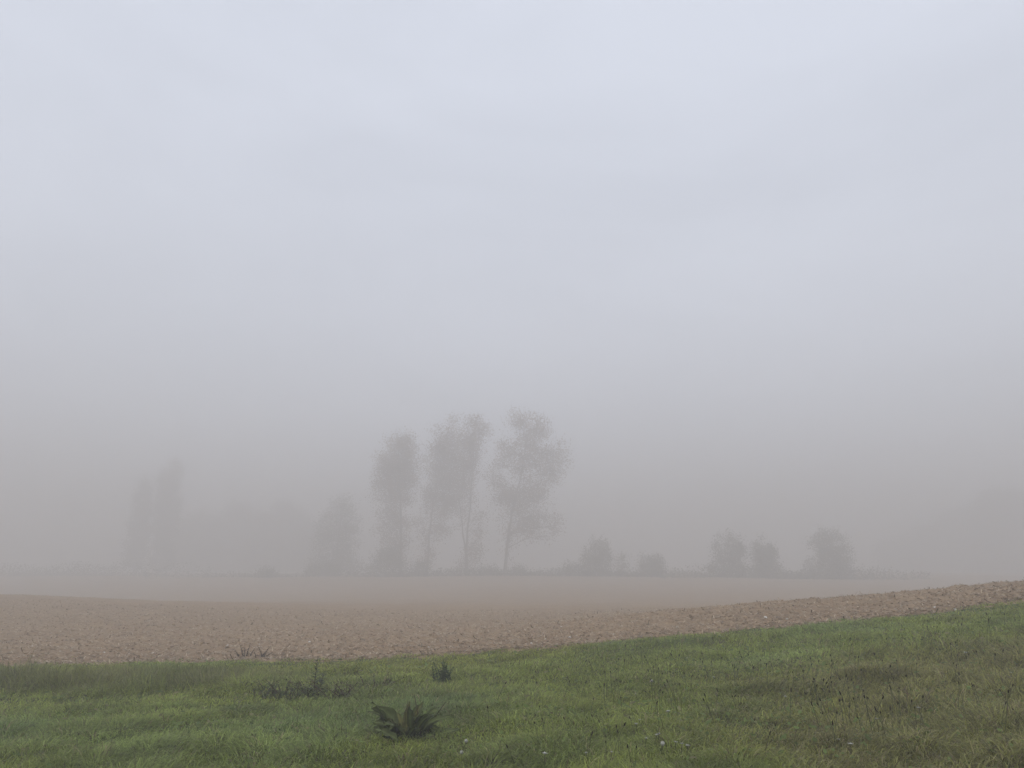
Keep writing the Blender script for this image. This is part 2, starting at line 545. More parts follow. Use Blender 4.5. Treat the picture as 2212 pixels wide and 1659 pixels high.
for q in range(6):
    f = q / 6 * 2 * pi
    rim.append(P0 + a1 * (sz * asp * cos(f))[:, None] + b1 * (sz * sin(f))[:, None] - nrm * (sz * .25 * cos(f) ** 2)[:, None])
V = np.stack(rim, 1).reshape(-1, 3)
cc = np.where(r.random((m, 1)) < .75, np.array([[.135, .185, .050]]), np.array([[.20, .19, .085]])) * (.65 + .75 * r.random((m, 1)))
g = mesh_np('clover_leaves', V, [np.arange(6 * m).reshape(m, 6)], M_GRASS, colors=np.repeat(cc, 6, 0))
tag(g, 'low clover and plantain leaves scattered through the meadow grass', 'ground cover', kind='stuff')

# ------------------------------------------------------------------ broadleaf weeds
def leaf_blade(mb, root, az, L, W, th0, bend, fold=.25, wave=.06, nseg=9, stalk=.12, roll=0., col=None):
    """one pointed oblong leaf with a midrib fold, arching from root"""
    p = np.array(root, float)
    hd = np.array([cos(az), sin(az), 0]); s0 = np.array([-sin(az), cos(az), 0])
    rows = []
    for k in range(nseg + 1):
        s = k / nseg
        th = th0 + bend * s ** 1.25
        up = np.array([0, 0, 1.])
        d = hd * sin(th) + up * cos(th); n0 = up * sin(th) - hd * cos(th)
        sd = s0 * cos(roll) + n0 * sin(roll); nrm = n0 * cos(roll) - s0 * sin(roll)
        if s < stalk: w = W * .10
        else:
            q = (s - stalk) / (1 - stalk); w = W * (sin(pi * min(1, q ** .72)) ** .8 * (1 - .15 * q) + .02)
        wob = wave * W * sin(s * 17 + az * 5) * (s > stalk)
        rows += [p - sd * w * cos(fold) + nrm * (w * sin(fold) + wob), p - sd * w * .5 * cos(fold) + nrm * (w * .42 * sin(fold)), p,
                 p + sd * w * .5 * cos(fold) + nrm * (w * .42 * sin(fold)), p + sd * w * cos(fold) + nrm * (w * sin(fold) - wob)]
        p = p + d * L / nseg
    q = []
    for k in range(nseg):
        for j in range(4):
            q.append((5 * k + j, 5 * k + j + 1, 5 * k + j + 6, 5 * k + j + 5))
    if col is not None:
        col = np.tile(np.array(col), (len(rows), 1)); col[2::5] *= 1.7
    mb.add(rows, q, (), col)


def dock_plant(X, Y, Z, label):
    root = empty('dock_plant', (X, Y, Z))
    tag(root, label, 'weed plant')
    r = np.random.default_rng(5)
    mb = MB()

    def tint():
        k = r.random()
        return np.array([.090, .112, .036]) * (.55 + .6 * k) if k < .72 else np.array([.105, .128, .045])
    # upright middle leaves
    for a, L, W, t0, b, ox in ((1.3, .33, .050, .10, .35, .02), (2.2, .32, .050, .12, .35, -.02), (.3, .34, .045, .18, .45, .05), (-1.5, .33, .048, .10, .55, .03),
                               (3.4, .30, .046, .22, .5, -.05), (.9, .33, .042, .16, .4, .06), (-2.4, .29, .045, .25, .6, -.03), (-.7, .30, .045, .2, .7, .07)):
        leaf_blade(mb, (ox, r.normal() * .02, .0), a, L * r.uniform(.7, 1.05), W * r.uniform(.65, 1.0), t0 + r.normal() * .1, b + r.uniform(0, .7), wave=.2, roll=r.normal() * .3, col=tint() * np.array([1.1, .9, .8]))
    # drooping leaves to both sides, ragged and of many sizes
    for k in range(34):
        left = k % 2 == 0
        a = (pi if left else 0) + r.normal() * .75 - (.35 if left else -.1)
        L = r.uniform(.20, .42); W = r.uniform(.032, .062) * (1.15 if left else .95)
        ox = r.uniform(-.15, .02) if left else r.uniform(.0, .20)
        leaf_blade(mb, (ox, r.normal() * .05, .01), a, L, W, r.uniform(.25, .95), r.uniform(.6, 1.5), wave=.22, roll=.6 * cos(a) + r.normal() * .35, col=tint())
    for k in range(16):
        a = r.uniform(0, 2 * pi)
        leaf_blade(mb, (r.normal() * .16, r.normal() * .06 - .04, .0), a, r.uniform(.16, .28), r.uniform(.035, .06), r.uniform(.7, 1.3), r.uniform(.2, .9), wave=.2, roll=.6 * cos(a) + r.normal() * .3, col=tint())
    mb.build('leaves', M_DOCK, root)
    st = MB()
    for ox, L, lean, a in ((.17, .40, -.12, 0), (.20, .33, .30, .4), (.0, .34, .05, 2)):
        s = np.linspace(0, 1, 7)[:, None]
        pts = np.array([ox, 0, -.02]) + s * np.array([lean * .4, .02, L]) + s ** 2 * np.array([lean * .25, 0, 0])
        st = MB(); st.tube(pts, np.linspace(.006, .003, 7), 5); st.build('stalk', M_DOCKSTALK, root)
    return root


x, y, z = on_ground(870, 1606)
DOCKO = dock_plant(x, y, z + .06, 'large clump of broad dark dock leaves standing up out of the grass')
DOCKO.scale = (1.05, 1.0, 1.02)


def stem_weed(name, X, Y, Z, label, cat, spec, seed, leafmat, stemmat, leafn=22, leafL=.09, leafW=.010, th=(1.0, 1.4), wf=.02):
    root = empty(name, (X, Y, Z)); tag(root, label, cat)
    r = np.random.default_rng(seed)
    lf = MB()
    for (ox, oy, H, lx, ly) in spec:
        s = np.linspace(0, 1, 9)[:, None]
        pts = np.array([ox, oy, -.03]) + s * np.array([0, 0, H + .03]) + s ** 1.7 * np.array([lx, ly, 0])
        st = MB(); st.tube(pts, np.linspace(.0055, .002, 9), 5); st.build('stem', stemmat, root)
        for k in range(leafn):
            f = (k + r.random()) / leafn
            p = np.array([np.interp(f, s[:, 0], pts[:, i]) for i in range(3)])
            sc_ = (1 - .72 * f ** 1.3)
            leaf_blade(lf, p, k * 2.4 + r.normal() * .3, leafL * sc_ * r.uniform(.75, 1.2), leafW * (.5 + .5 * sc_), r.uniform(*th), r.uniform(.1, .5), nseg=4, stalk=.05, wave=wf)
    lf.build('leaves', leafmat, root)
    return root


x, y, z = on_ground(677, 1513)
stem_weed('spire_weed', x, y, z + .03, 'tall narrow weed with short leaves up its single spire, left of the dock clump', 'weed plant', [(0, 0, .52, .015, .02), (.05, .05, .32, .06, .0)], 3, M_WEED, M_DOCKSTALK, 40, .17, .022)

# tangle of dry stems and small leaves round the spire weed
for (xd, yd, lab, sd_) in ((606, 1510, 'low grey green weed tangle at the left end of the dry patch', 31), (735, 1515, 'dry brown weed tangle just right of the spire weed', 32), (800, 1496, 'sparse dry weed stems between the spire weed and the leafy clump', 33), (645, 1518, 'dry brown weed tangle just left of the spire weed', 34)):
    x, y, z = on_ground(xd, yd)
    r = np.random.default_rng(sd_)
    spec = [(r.normal() * .16, r.normal() * .1, r.uniform(.11, .25), r.normal() * .20, r.normal() * .10) for _ in range(20 if sd_ != 33 else 8)]
    stem_weed('dry_weed', x, y, z + .03, lab, 'weed plant', spec, sd_, M_WEED if sd_ in (31, 34) else M_DRY, M_DOCKSTALK, 12, .085, .014, (.5, 1.4))

x, y, z = on_ground(957, 1477)
r = np.random.default_rng(8)
stem_weed('leafy_weed', x, y, z + .03, 'small rounded dark green leafy weed beyond the dock clump', 'weed plant', [(r.normal() * .07, r.normal() * .06, r.uniform(.18, .33), r.normal() * .07, r.normal() * .05) for _ in range(14)], 9, leaf_mat('dark_weed_leaf', (.058, .092, .030), spec=.1, transl=.25, scale=14), M_WEED, 24, .065, .024, (.7, 1.5))

for (xd, yd, lab, sd_, spec) in (
        (524, 1424, 'brown dried weed stalks at the soil edge, thicker left clump of two', 41, [(0, 0, .27, -.08, 0), (.08, 0, .30, .06, 0), (.14, .02, .20, .1, 0), (-.08, 0, .16, -.1, 0), (.03, 0, .22, .0, 0)]),
        (566, 1424, 'brown dried weed stalks forked like a V at the soil edge', 42, [(0, 0, .25, -.12, 0), (.03, 0, .24, .13, 0), (.0, 0, .13, .06, 0), (.06, 0, .12, .16, 0)])):
    x, y, z = on_ground(xd, yd)
    stem_weed('dried_dock', x, y, z + .02, lab, 'dried weed', spec, sd_, leaf_mat('dock_seed', (.060, .034, .024), transl=.05, scale=20), M_DOCKSTALK, 34, .06, .014, (.6, 1.3))

x, y, z = on_ground(2010, 1395)
r = np.random.default_rng(77)
stem_weed('low_weed', x, y, z + .02, 'low dark weed in the grass near the right end of the field edge', 'weed plant', [(r.normal() * .15, r.normal() * .08, r.uniform(.08, .16), r.normal() * .1, r.normal() * .06) for _ in range(12)], 78, M_WEED, M_DRY, 10, .07, .012, (.7, 1.4))


# ------------------------------------------------------------------ dandelion clocks and pale flowers
def clock_mesh(seed, rad):
    r = np.random.default_rng(seed)
    mb = MB()
    n = 130
    d = r.normal(size=(n, 3)); d /= np.linalg.norm(d, axis=1)[:, None]
    for k in range(n):
        u_ = np.cross(d[k], [.3, .2, .9]); u_ /= np.linalg.norm(u_); w_ = np.cross(d[k], u_)
        c = d[k] * rad * (.8 + .2 * r.random()); s = rad * .30
        mb.add([c + u_ * s, c + w_ * s, c - u_ * s, c - w_ * s], [(0, 1, 2, 3)])
        mb.add([u_ * .0012, -u_ * .0012, c], t=[(0, 1, 2)])
    return mb


def flower(xd, yd, label, kind='clock', hgt=.13, scale=1.0):
    x, y, z = on_ground(xd, yd + hgt * 739 * 2.16 / 8.5)
    sd_ = int(xd + yd)
    r = np.random.default_rng(sd_)
    nm = 'dandelion_clock' if kind == 'clock' else 'pale_flower'
    root = empty(nm, (x, y, z)); tag(root, label, 'dandelion clock' if kind == 'clock' else 'flower', 'pale flower heads in the grass')
    lean = r.normal(size=2) * .02
    st = MB()
    s = np.linspace(0, 1, 6)[:, None]
    H = hgt + .06
    st.tube(np.array([0, 0, -.02]) + s * np.array([0, 0, H]) + s ** 2 * np.array([lean[0], lean[1], 0]), np.full(6, .0025), 5)
    st.build('stalk', M_STALK, root)
    top = np.array([lean[0], lean[1], H - .02])
    if kind == 'clock':
        mb = clock_mesh(sd_, .017 * scale)
    else:
        mb = MB()
        for k in range(14):
            leaf_blade(mb, (0, 0, 0), k * 2 * pi / 14 + r.normal() * .1, .021 * scale * r.uniform(.8, 1.1), .005 * scale, 1.0 + r.normal() * .15, .5, nseg=3, stalk=.02, wave=0)
    o = mb.build('flower_head', M_WHITE, root)
    o.location = top


FL = [
    (998, 1619, 'upper of two white dandelion clocks below the dock clump', 'clock', 1.0),
    (998, 1645, 'lower of two white dandelion clocks below the dock clump', 'clock', .95),
    (1223, 1409, 'pale flower head near the soil edge in the middle of the meadow', 'flower', 1.3),
    (1488, 1425, 'single small pale flower high on the slope, beneath the soil edge', 'flower', 1.0),
    (1407, 1478, 'lone pale dandelion clock in plain grass above the plantain patch', 'clock', .95),
    (1538, 1470, 'wide pale flower head on the slope, right of the lone dandelion clock', 'flower', 1.3),
    (1380, 1510, 'small upright pale flower below the lone dandelion clock', 'flower', .9),
    (1447, 1552, 'flat broad pale flower head among the upper plantain', 'flower', 1.4),
    (1380, 1573, 'upper pale flower of a close pair left of the plantain patch', 'flower', .9),
    (1377, 1583, 'lower pale flower of a close pair left of the plantain patch', 'flower', 1.1),
    (1412, 1609, 'left of two white flower heads above the large dandelion clock', 'flower', 1.1),
    (1425, 1606, 'right of two white flower heads above the large dandelion clock', 'flower', 1.2),
    (1392, 1617, 'small pale flower head at the left end of the bottom white cluster', 'flower', .9),
    (1429, 1627, 'largest white dandelion clock of the cluster at the bottom edge', 'clock', 1.15),
    (1460, 1627, 'pale flower head just right of the largest dandelion clock', 'flower', 1.1),
    (1471, 1631, 'middle pale flower head of the three right of the largest dandelion clock', 'flower', 1.0),
    (1484, 1632, 'rightmost pale flower head of the three beside the largest dandelion clock', 'flower', 1.2),
    (1175, 1654, 'pale flower head cut by the bottom edge, left of the plantain', 'flower', 1.4),
    (1274, 1650, 'left of two small pale flowers at the very bottom of the meadow', 'flower', .9),
    (1316, 1650, 'right of two small pale flowers at the very bottom of the meadow', 'flower', .8),
    (1651, 1404, 'pale flower in the short grass under the right hand soil', 'flower', 1.2),
    (2092, 1418, 'wide pale flower cluster high on the right of the meadow', 'flower', 1.7),
    (1755, 1489, 'tiny white flower on the upper edge of the brown grass', 'flower', .8),
    (1694, 1518, 'pale flower left of the densest plantain heads', 'flower', 1.1),
    (2188, 1465, 'pale flower close to the right edge of the meadow', 'flower', 1.0),
    (1996, 1549, 'pale yellowish flower in the middle of the brown grass', 'flower', 1.2),
    (1901, 1573, 'slender pale flower left of the yellowish one in the brown grass', 'flower', 1.1),
    (1842, 1636, 'pale flower low on the right, the lower of two near the bottom', 'flower', 1.2),
    (1818, 1625, 'pale flower low on the right, the upper of two near the bottom', 'flower', .9),
]
for xd, yd, lab, kd, s_ in FL:
    flower(xd, yd, lab, kd, hgt=.12, scale=s_)


# ------------------------------------------------------------------ ribwort plantain heads
def plantain_proto(seed):
    r = np.random.default_rng(seed)
    H = .20 + .12 * r.random(); lx, ly = r.normal(size=2) * .035
    s = np.linspace(0, 1, 7)[:, None]
    pts = np.array([0, 0, -.02]) + s * np.array([0, 0, H]) + s ** 2 * np.array([lx, ly, 0])
    a = MB(); a.tube(pts, np.full(7, .0018), 4)
    b = MB()
    d = pts[-1] - pts[-2]; d /= np.linalg.norm(d)
    f = np.linspace(0, 1, 7); Lh = .020 + .016 * r.random()
    b.tube(pts[-1] + d * (f * Lh)[:, None], .0056 * np.sin(pi * (.12 + .80 * f)) ** .7, 6)
    va, vb = np.concatenate(a.v), np.concatenate(b.v)
    qa, qb = np.concatenate(a.q), np.concatenate(b.q) + len(va)
    ta, tb = np.concatenate(a.t), np.concatenate(b.t) + len(va)
    mi = np.concatenate([np.zeros(len(qa)), np.ones(len(qb)), np.zeros(len(ta)), np.ones(len(tb))])
    return mesh_np('plantain_seed_head', np.concatenate([va, vb]), [np.concatenate([qa, qb]), np.concatenate([ta, tb])], [M_STALK, M_SEED], matidx=mi)


PL_LABEL = 'small dark brown plantain seed head on a thin stalk in the grass'
protos = [plantain_proto(100 + k) for k in range(8)]
spots = []
r = np.random.default_rng(64)
while len(spots) < 270:
    Yp = 6.2 + 6.0 * r.random() ** 1.25
    up = -.08 + .80 * r.random() ** .8
    Xp = up * Yp
    dens = float(sstep(-.05, .35, np.array(up))) * (.45 + .9 * float(N4.fbm(np.array([Xp * .8]), np.array([Yp * .8]), 2)[0]))
    dens *= 1 - float(sstep(9.0, 12.0, np.array(Yp))) * .8
    if r.random() < dens + .02:
        spots.append((Xp, Yp))
for k, (Xp, Yp) in enumerate(spots):
    o = protos[k] if k < 8 else link(protos[k % 8].copy())
    o.location = (Xp, Yp, h1(Xp, Yp) + .03)
    o.rotation_euler = (r.normal() * .1, r.normal() * .1, r.random() * 6.28)
    s_ = r.uniform(.75, 1.25); o.scale = (s_, s_, s_)
    tag(o, PL_LABEL, 'seed head', 'plantain seed heads in the grass')

# ------------------------------------------------------------------ pale stones on the soil
r = np.random.default_rng(71)
ST = [(225, 1415, 1.3), (130, 1412, .8), (330, 1412, .8), (490, 1404, .8), (560, 1398, .7), (610, 1382, .7), (668, 1392, .8), (70, 1396, .7), (640, 1405, .6), (850, 1405, .8), (925, 1402, .7), (1213, 1358, .9), (1231, 1382, 1.1), (1178, 1387, .9), (1326, 1372, 1.0), (1148, 1396, .8), (1463, 1356, .8), (1700, 1342, 1.0), (1655, 1344, 1.1), (1541, 1350, .7), (1587, 1373, .9), (2168, 1305, 1.2), (2020, 1318, 1.0)]
for (xd, yd, s_) in ST:
    x, y, _ = on_ground(xd, yd)
    if y < float(edge(np.array([x]))[0]) + .1: y = float(edge(np.array([x]))[0]) + .1
    z = float(soil_z(np.array([x]), np.array([y]))[0])
    v = ico_v * (1 + .3 * (r.random((12, 1)) - .5)) * np.array([1.3, 1, .7])
    o = mesh_np('stone', v * .028 * s_ * (y / 17), [ico_f], M_STONE, smooth=False)
    o.location = (x, y, z + .02); o.rotation_euler = (r.normal() * .3, r.normal() * .3, r.random() * 6)
    tag(o, 'small pale stone lying on the ploughed soil', 'stone', 'pale stones on the soil')


# ------------------------------------------------------------------ trees and shrubs in the fog
def quad_cloud(P, size, r, flat=.6):
    n = len(P)
    a = r.normal(size=(n, 3)); a /= np.linalg.norm(a, axis=1)[:, None]
    b = r.normal(size=(n, 3)); b -= a * (a * b).sum(1)[:, None]; b /= np.linalg.norm(b, axis=1)[:, None]
    s = size * (.55 + .9 * r.random((n, 1)))
    V = np.stack([P + a * s, P + b * s * flat, P - a * s, P - b * s * flat], 1).reshape(-1, 3)
    return V, np.arange(4 * n).reshape(n, 4)


FAR = 1.35


def tree(name, label, cat, xd, Y, trunk, lobes, seed, group=None, leaf=.16, dens=26, mat=None, r0=.32, sub=9, clump=.55, zscale=.8, twigs=4, extra_trunks=()):
    """trunk: layout points (x, y) bottom to top; lobes: (x, y, half width, half height, fill); all at distance Y"""
    r = np.random.default_rng(seed)
    Y *= FAR; leaf *= .95; dens *= .85; r0 *= FAR * .72; clump *= FAR * 1.15
    X0, Z0 = ground_at(xd, Y)
    root = empty(name, (X0, Y, Z0)); tag(root, label, cat, group)

    def loc(px, py, dy=0.):
        return np.array([(px - xd) / F * (Y * CP + 2), dy, z_of(py, Y) - Z0])
    tb, bb = MB(), MB()
    stems = []
    for ti, tr_ in enumerate((trunk,) + tuple(extra_trunks)):
        pts = np.array([loc(*p) for p in tr_])
        pts[:, 1] += np.cumsum(r.normal(size=len(pts)) * .15) + (.5 * ti)
        pts[0, 2] = -.3
        s = np.linspace(0, 1, len(pts)); f = np.linspace(0, 1, 14)
        pts = np.stack([np.interp(f, s, pts[:, i]) for i in range(3)], -1)
        pts[1:-1, :2] += r.normal(size=(12, 2)) * .06
        rr = r0 * (1 if ti == 0 else .75)
        tb.tube(pts, rr * (1 - .86 * f ** .9) * (1 + .5 * np.exp(-f * 22)), 8)
        stems.append(pts)
    allp = np.concatenate(stems)
    P = []
    for (lx, ly, wx, wy, fill) in lobes:
        c = loc(lx, ly); ax, az = wx / F * Y * 1.1, wy / F * Y * 1.1
        ad = ax * zscale
        c[1] += r.normal() * ad * .35
        # limb from the stem up to the lobe
        cand = allp[allp[:, 2] < c[2] - .15 * az]
        if len(cand) == 0: cand = allp[:2]
        st = cand[np.argmin(np.linalg.norm((cand - c) * np.array([1, 1, .75]), axis=1))]
        s = np.linspace(0, 1, 7)[:, None]
        pts = st + (c - st) * s + np.array([0, 0, .12 * np.linalg.norm(c - st)]) * (np.sin(s * pi)) * .5
        pts[1:-1] += r.normal(size=(5, 3)) * .10
        L = np.linalg.norm(c - st)
        rb = min(.09, .03 + .012 * L) * min(1, r0 / .3 + .3)
        bb.tube(pts, np.linspace(rb, rb * .4, 7), 5)
        ns = max(4, int(sub * fill * max(1, (ax * az) ** .6)))
        cc = r.normal(size=(ns, 3)); cc /= np.linalg.norm(cc, axis=1)[:, None]
        cc *= (r.random((ns, 1)) ** .42)
        cen = c + cc * np.array([ax, ad, az])
        for q in range(min(ns, twigs * 3)):
            a = pts[3 + q % 4]; s4 = np.linspace(0, 1, 4)[:, None]
            tp = a + (cen[q] - a) * s4; tp[1:-1] += r.normal(size=(2, 3)) * .08
            bb.tube(tp, np.linspace(rb * .4, .012, 4), 4)
        nl = int(dens * fill * 4 / 3 * pi * ax * ad ** .5 * az * 3)
        wch = r.integers(0, ns, nl)
        # uneven clumps: some thick, some nearly bare
        wt = r.random(ns) ** .7
        keep = r.random(nl) < wt[wch]
        pp = cen[wch] + r.normal(size=(nl, 3)) * clump * np.array([1, 1, .85]) * min(1, ax / 1.2 + .35)
        P.append(pp[keep])
    P = np.concatenate(P)
    P = P[P[:, 2] > .05]
    V, q = quad_cloud(P, leaf, r)
    tb.build('trunk', M_BARK, root); bb.build('branches', M_BARK, root)
    mesh_np('crown', V, [q], mat or M_POPLAR, root, smooth=False)
    return root


GP = 'tall poplars standing at the far edge of the field'
tree('poplar_tree', 'leftmost of the tall poplars, with a single rounded narrow crown', 'tree', 862, 116,
     [(864, 1240), (862, 1150), (858, 1060), (852, 985), (850, 940)],
     [(850, 955, 26, 24, 1), (835, 990, 28, 30, 1), (868, 985, 26, 30, 1), (828, 1025, 26, 30, 1), (862, 1030, 30, 34, 1.2), (880, 1020, 18, 28, .6), (845, 1065, 38, 26, .9), (815, 1040, 16, 22, .7),
      (838, 1100, 28, 28, .55), (880, 1085, 26, 22, .4), (850, 1135, 34, 26, .35), (805, 1078, 18, 12, .45), (892, 1130, 22, 14, .22), (825, 1155, 22, 18, .4), (850, 1180, 30, 28, .5), (838, 1210, 28, 22, .6), (872, 1165, 18, 28, .5), (860, 1130, 26, 22, .5)], 201, GP)
tree('poplar_tree', 'broad leaning poplar on a thin bare trunk, second from the left of the tall ones', 'tree', 920, 117,
     [(921, 1238), (924, 1165), (930, 1100), (942, 1020), (956, 950), (966, 912)],
     [(975, 912, 14, 20, .6), (958, 945, 28, 26, .9), (945, 985, 32, 30, 1.1), (978, 985, 24, 36, .9), (935, 1020, 22, 24, 1), (968, 1035, 34, 28, 1.1), (950, 1070, 36, 26, 1.1), (975, 1090, 26, 22, .8),
      (930, 1090, 14, 24, .6), (955, 1140, 30, 14, .28), (915, 1140, 14, 30, .25), (925, 1055, 18, 18, .8), (935, 1120, 28, 22, .6), (940, 1150, 22, 18, .4), (925, 1185, 18, 28, .5), (912, 1215, 18, 16, .5)], 202, GP, r0=.24)
tree('poplar_tree', 'narrow upright poplar with a double trunk, third from the left of the tall ones', 'tree', 1010, 114,
     [(1006, 1240), (1008, 1160), (1014, 1080), (1018, 1000), (1022, 920)],
     [(1022, 915, 24, 16, .9), (1036, 935, 18, 24, .7), (1014, 945, 20, 28, .9), (1020, 985, 18, 30, .8), (1014, 1030, 15, 30, .7), (1012, 1075, 13, 28, .6), (1028, 1115, 20, 16, .45), (1010, 1120, 16, 20, .5),
      (1000, 950, 22, 30, .8), (1000, 1000, 22, 32, .8), (998, 1050, 20, 30, .8), (1025, 1145, 18, 18, .45), (1022, 1180, 18, 28, .75), (1012, 1215, 18, 22, .9), (1034, 1165, 12, 14, .4)], 203, GP, extra_trunks=([(1010, 1238), (1000, 1160), (990, 1090), (978, 1030)],))
tree('poplar_tree', 'widest open crowned poplar, rightmost of the tall ones', 'tree', 1092, 112,
     [(1090, 1240), (1098, 1165), (1106, 1100), (1122, 1040), (1134, 980), (1140, 920)],
     [(1122, 908, 26, 20, .8), (1165, 925, 26, 26, .85), (1140, 945, 30, 26, .8), (1085, 965, 20, 14, .75), (1105, 980, 24, 24, .6), (1150, 985, 32, 28, .7), (1185, 985, 24, 26, .6), (1213, 975, 18, 24, .65),
      (1075, 1005, 22, 12, .7), (1065, 1025, 18, 12, .6), (1125, 1020, 24, 26, .5), (1175, 1025, 26, 24, .5), (1205, 1025, 16, 20, .55), (1075, 1048, 20, 14, .75), (1090, 1075, 26, 20, .9), (1120, 1075, 28, 22, .8),
      (1155, 1055, 22, 26, .7), (1170, 1080, 22, 22, .65), (1125, 1105, 30, 16, .8), (1165, 1120, 34, 16, .6), (1190, 1138, 24, 14, .5), (1140, 1135, 30, 18, .45), (1175, 1158, 26, 10, .3), (1105, 1155, 16, 14, .5), (1222, 1000, 12, 12, .4), (1135, 1060, 26, 26, .5), (1100, 1190, 16, 28, .4), (1150, 1150, 34, 16, .45), (1085, 1130, 14, 18, .35), (1120, 1140, 22, 18, .45)],
     204, GP, r0=.36, sub=8)

GL = 'pale columnar trees far off at the left'
tree('columnar_tree', 'shorter and slimmer of the two columnar trees at the left, its crown reaching low', 'tree', 290, 164,
     [(290, 1243), (290, 1150), (290, 1040)], [(289, 1050, 12, 26, 1), (287, 1085, 16, 30, 1.2), (288, 1125, 18, 32, 1.2), (289, 1165, 20, 32, 1.2), (291, 1205, 22, 28, 1.1)], 211, GL, mat=M_WOOD, leaf=.2)
tree('columnar_tree', 'taller of the two columnar trees at the left, with a broken double top', 'tree', 345, 166,
     [(345, 1243), (345, 1150), (346, 1015)], [(330, 1030, 12, 24, .7), (352, 1018, 14, 24, .8), (346, 1060, 21, 30, 1.1), (348, 1105, 24, 34, 1.2), (346, 1150, 27, 34, 1.2), (343, 1200, 27, 30, 1.1)], 212, GL, mat=M_WOOD, leaf=.2)

tree('conical_tree', 'dense tree tapering to a point between the faint wood and the tall poplars', 'tree', 725, 132,
     [(725, 1246), (727, 1160), (735, 1080)], [(736, 1088, 24, 18, .8), (726, 1108, 34, 24, .9), (715, 1140, 30, 28, 1.1), (745, 1140, 26, 28, .9), (712, 1180, 36, 30, 1.2), (745, 1180, 28, 28, 1), (705, 1220, 34, 24, 1.4), (742, 1218, 34, 26, 1.4), (770, 1225, 16, 18, 1)], 213, mat=M_SHRUB, leaf=.16, dens=15)

GW = 'faint round trees of the wood behind the field'
for i, (xd, top, w, lab) in enumerate(((415, 1112, 62, 'faint rounded tree right beside the columnar pair'), (500, 1092, 80, 'faint broad tree in the middle of the left wood'), (590, 1088, 80, 'faintest broad tree of the left wood, on its right'), (655, 1125, 55, 'small faint tree between the left wood and the conical tree'))):
    h_ = 1240 - top
    tree('broad_tree', lab, 'tree', xd, 200 + 6 * (i % 2), [(xd, 1243), (xd + 2, 1180), (xd, top + 25)],
         [(xd, top + .22 * h_, w * .55, h_ * .22, 1), (xd - w * .45, top + .42 * h_, w * .5, h_ * .24, 1), (xd + w * .45, top + .40 * h_, w * .5, h_ * .24, 1), (xd, top + .5 * h_, w * .7, h_ * .26, 1), (xd - w * .4, top + .75 * h_, w * .55, h_ * .24, 1), (xd + w * .4, top + .75 * h_, w * .55, h_ * .24, 1)],
         220 + i, GW, mat=M_WOOD, leaf=.26, dens=14, zscale=.7, clump=.9)

GR = 'big faint trees in the fog at the right'
for i, (xd, top, w, Yd, lab) in enumerate(((1965, 1160, 65, 212, 'faint low broad tree at the left end of the right hand wood'), (2080, 1105, 85, 205, 'faint broad tree in the middle of the right hand wood'), (2195, 1062, 100, 192, 'tallest faint tree at the right edge of the picture'))):
    h_ = 1245 - top
    tree('broad_tree', lab, 'tree', xd, Yd, [(xd, 1247), (xd + 4, 1160), (xd, top + 30)],
         [(xd, top + .20 * h_, w * .5, h_ * .20, 1), (xd - w * .45, top + .40 * h_, w * .5, h_ * .22, 1), (xd + w * .45, top + .38 * h_, w * .5, h_ * .24, 1), (xd, top + .5 * h_, w * .7, h_ * .26, 1), (xd - w * .45, top + .72 * h_, w * .6, h_ * .26, 1), (xd + w * .4, top + .72 * h_, w * .6, h_ * .26, 1)],
         230 + i, GR, mat=M_WOOD, leaf=.3, dens=12, zscale=.7, clump=1.0)


def shrub(label, xd, top, w, Y, seed, name='shrub', base=1247, dens=60, spiky=False, group='shrubs along the far edge of the field'):
    h_ = base - top
    r = np.random.default_rng(seed + 900)
    lob = [(xd, top + .30 * h_, w * .68, h_ * .27, .8), (xd - w * .42, top + .52 * h_, w * .42, h_ * .24, 1), (xd + w * .42, top + .50 * h_, w * .42, h_ * .26, 1),
           (xd, top + .58 * h_, w * .6, h_ * .28, 1.1), (xd - w * .4, top + .82 * h_, w * .5, h_ * .2, 1.2), (xd + w * .4, top + .82 * h_, w * .5, h_ * .2, 1.2)]
    if spiky:
        lob += [(xd - w * .25, top + .06 * h_, w * .14, h_ * .12, .5), (xd + w * .3, top + .16 * h_, w * .14, h_ * .12, .5), (xd - w * .7, top + .32 * h_, w * .15, h_ * .12, .5)]
    lob = [(a + r.normal() * w * .08, b + r.normal() * h_ * .04, c * r.uniform(.8, 1.2), d * r.uniform(.85, 1.15), e) for a, b, c, d, e in lob]
    return tree(name, label, 'shrub', xd, Y, [(xd, base), (xd + 1, base - .4 * h_), (xd, top + .3 * h_)], lob, seed, group, leaf=.13, dens=dens * .62, mat=M_SHRUB, r0=.10, sub=12, clump=.34, zscale=.9,
                extra_trunks=([(xd + 3, base), (xd + .3 * w, base - .6 * h_)], [(xd - 3, base), (xd - .35 * w, base - .6 * h_)]))


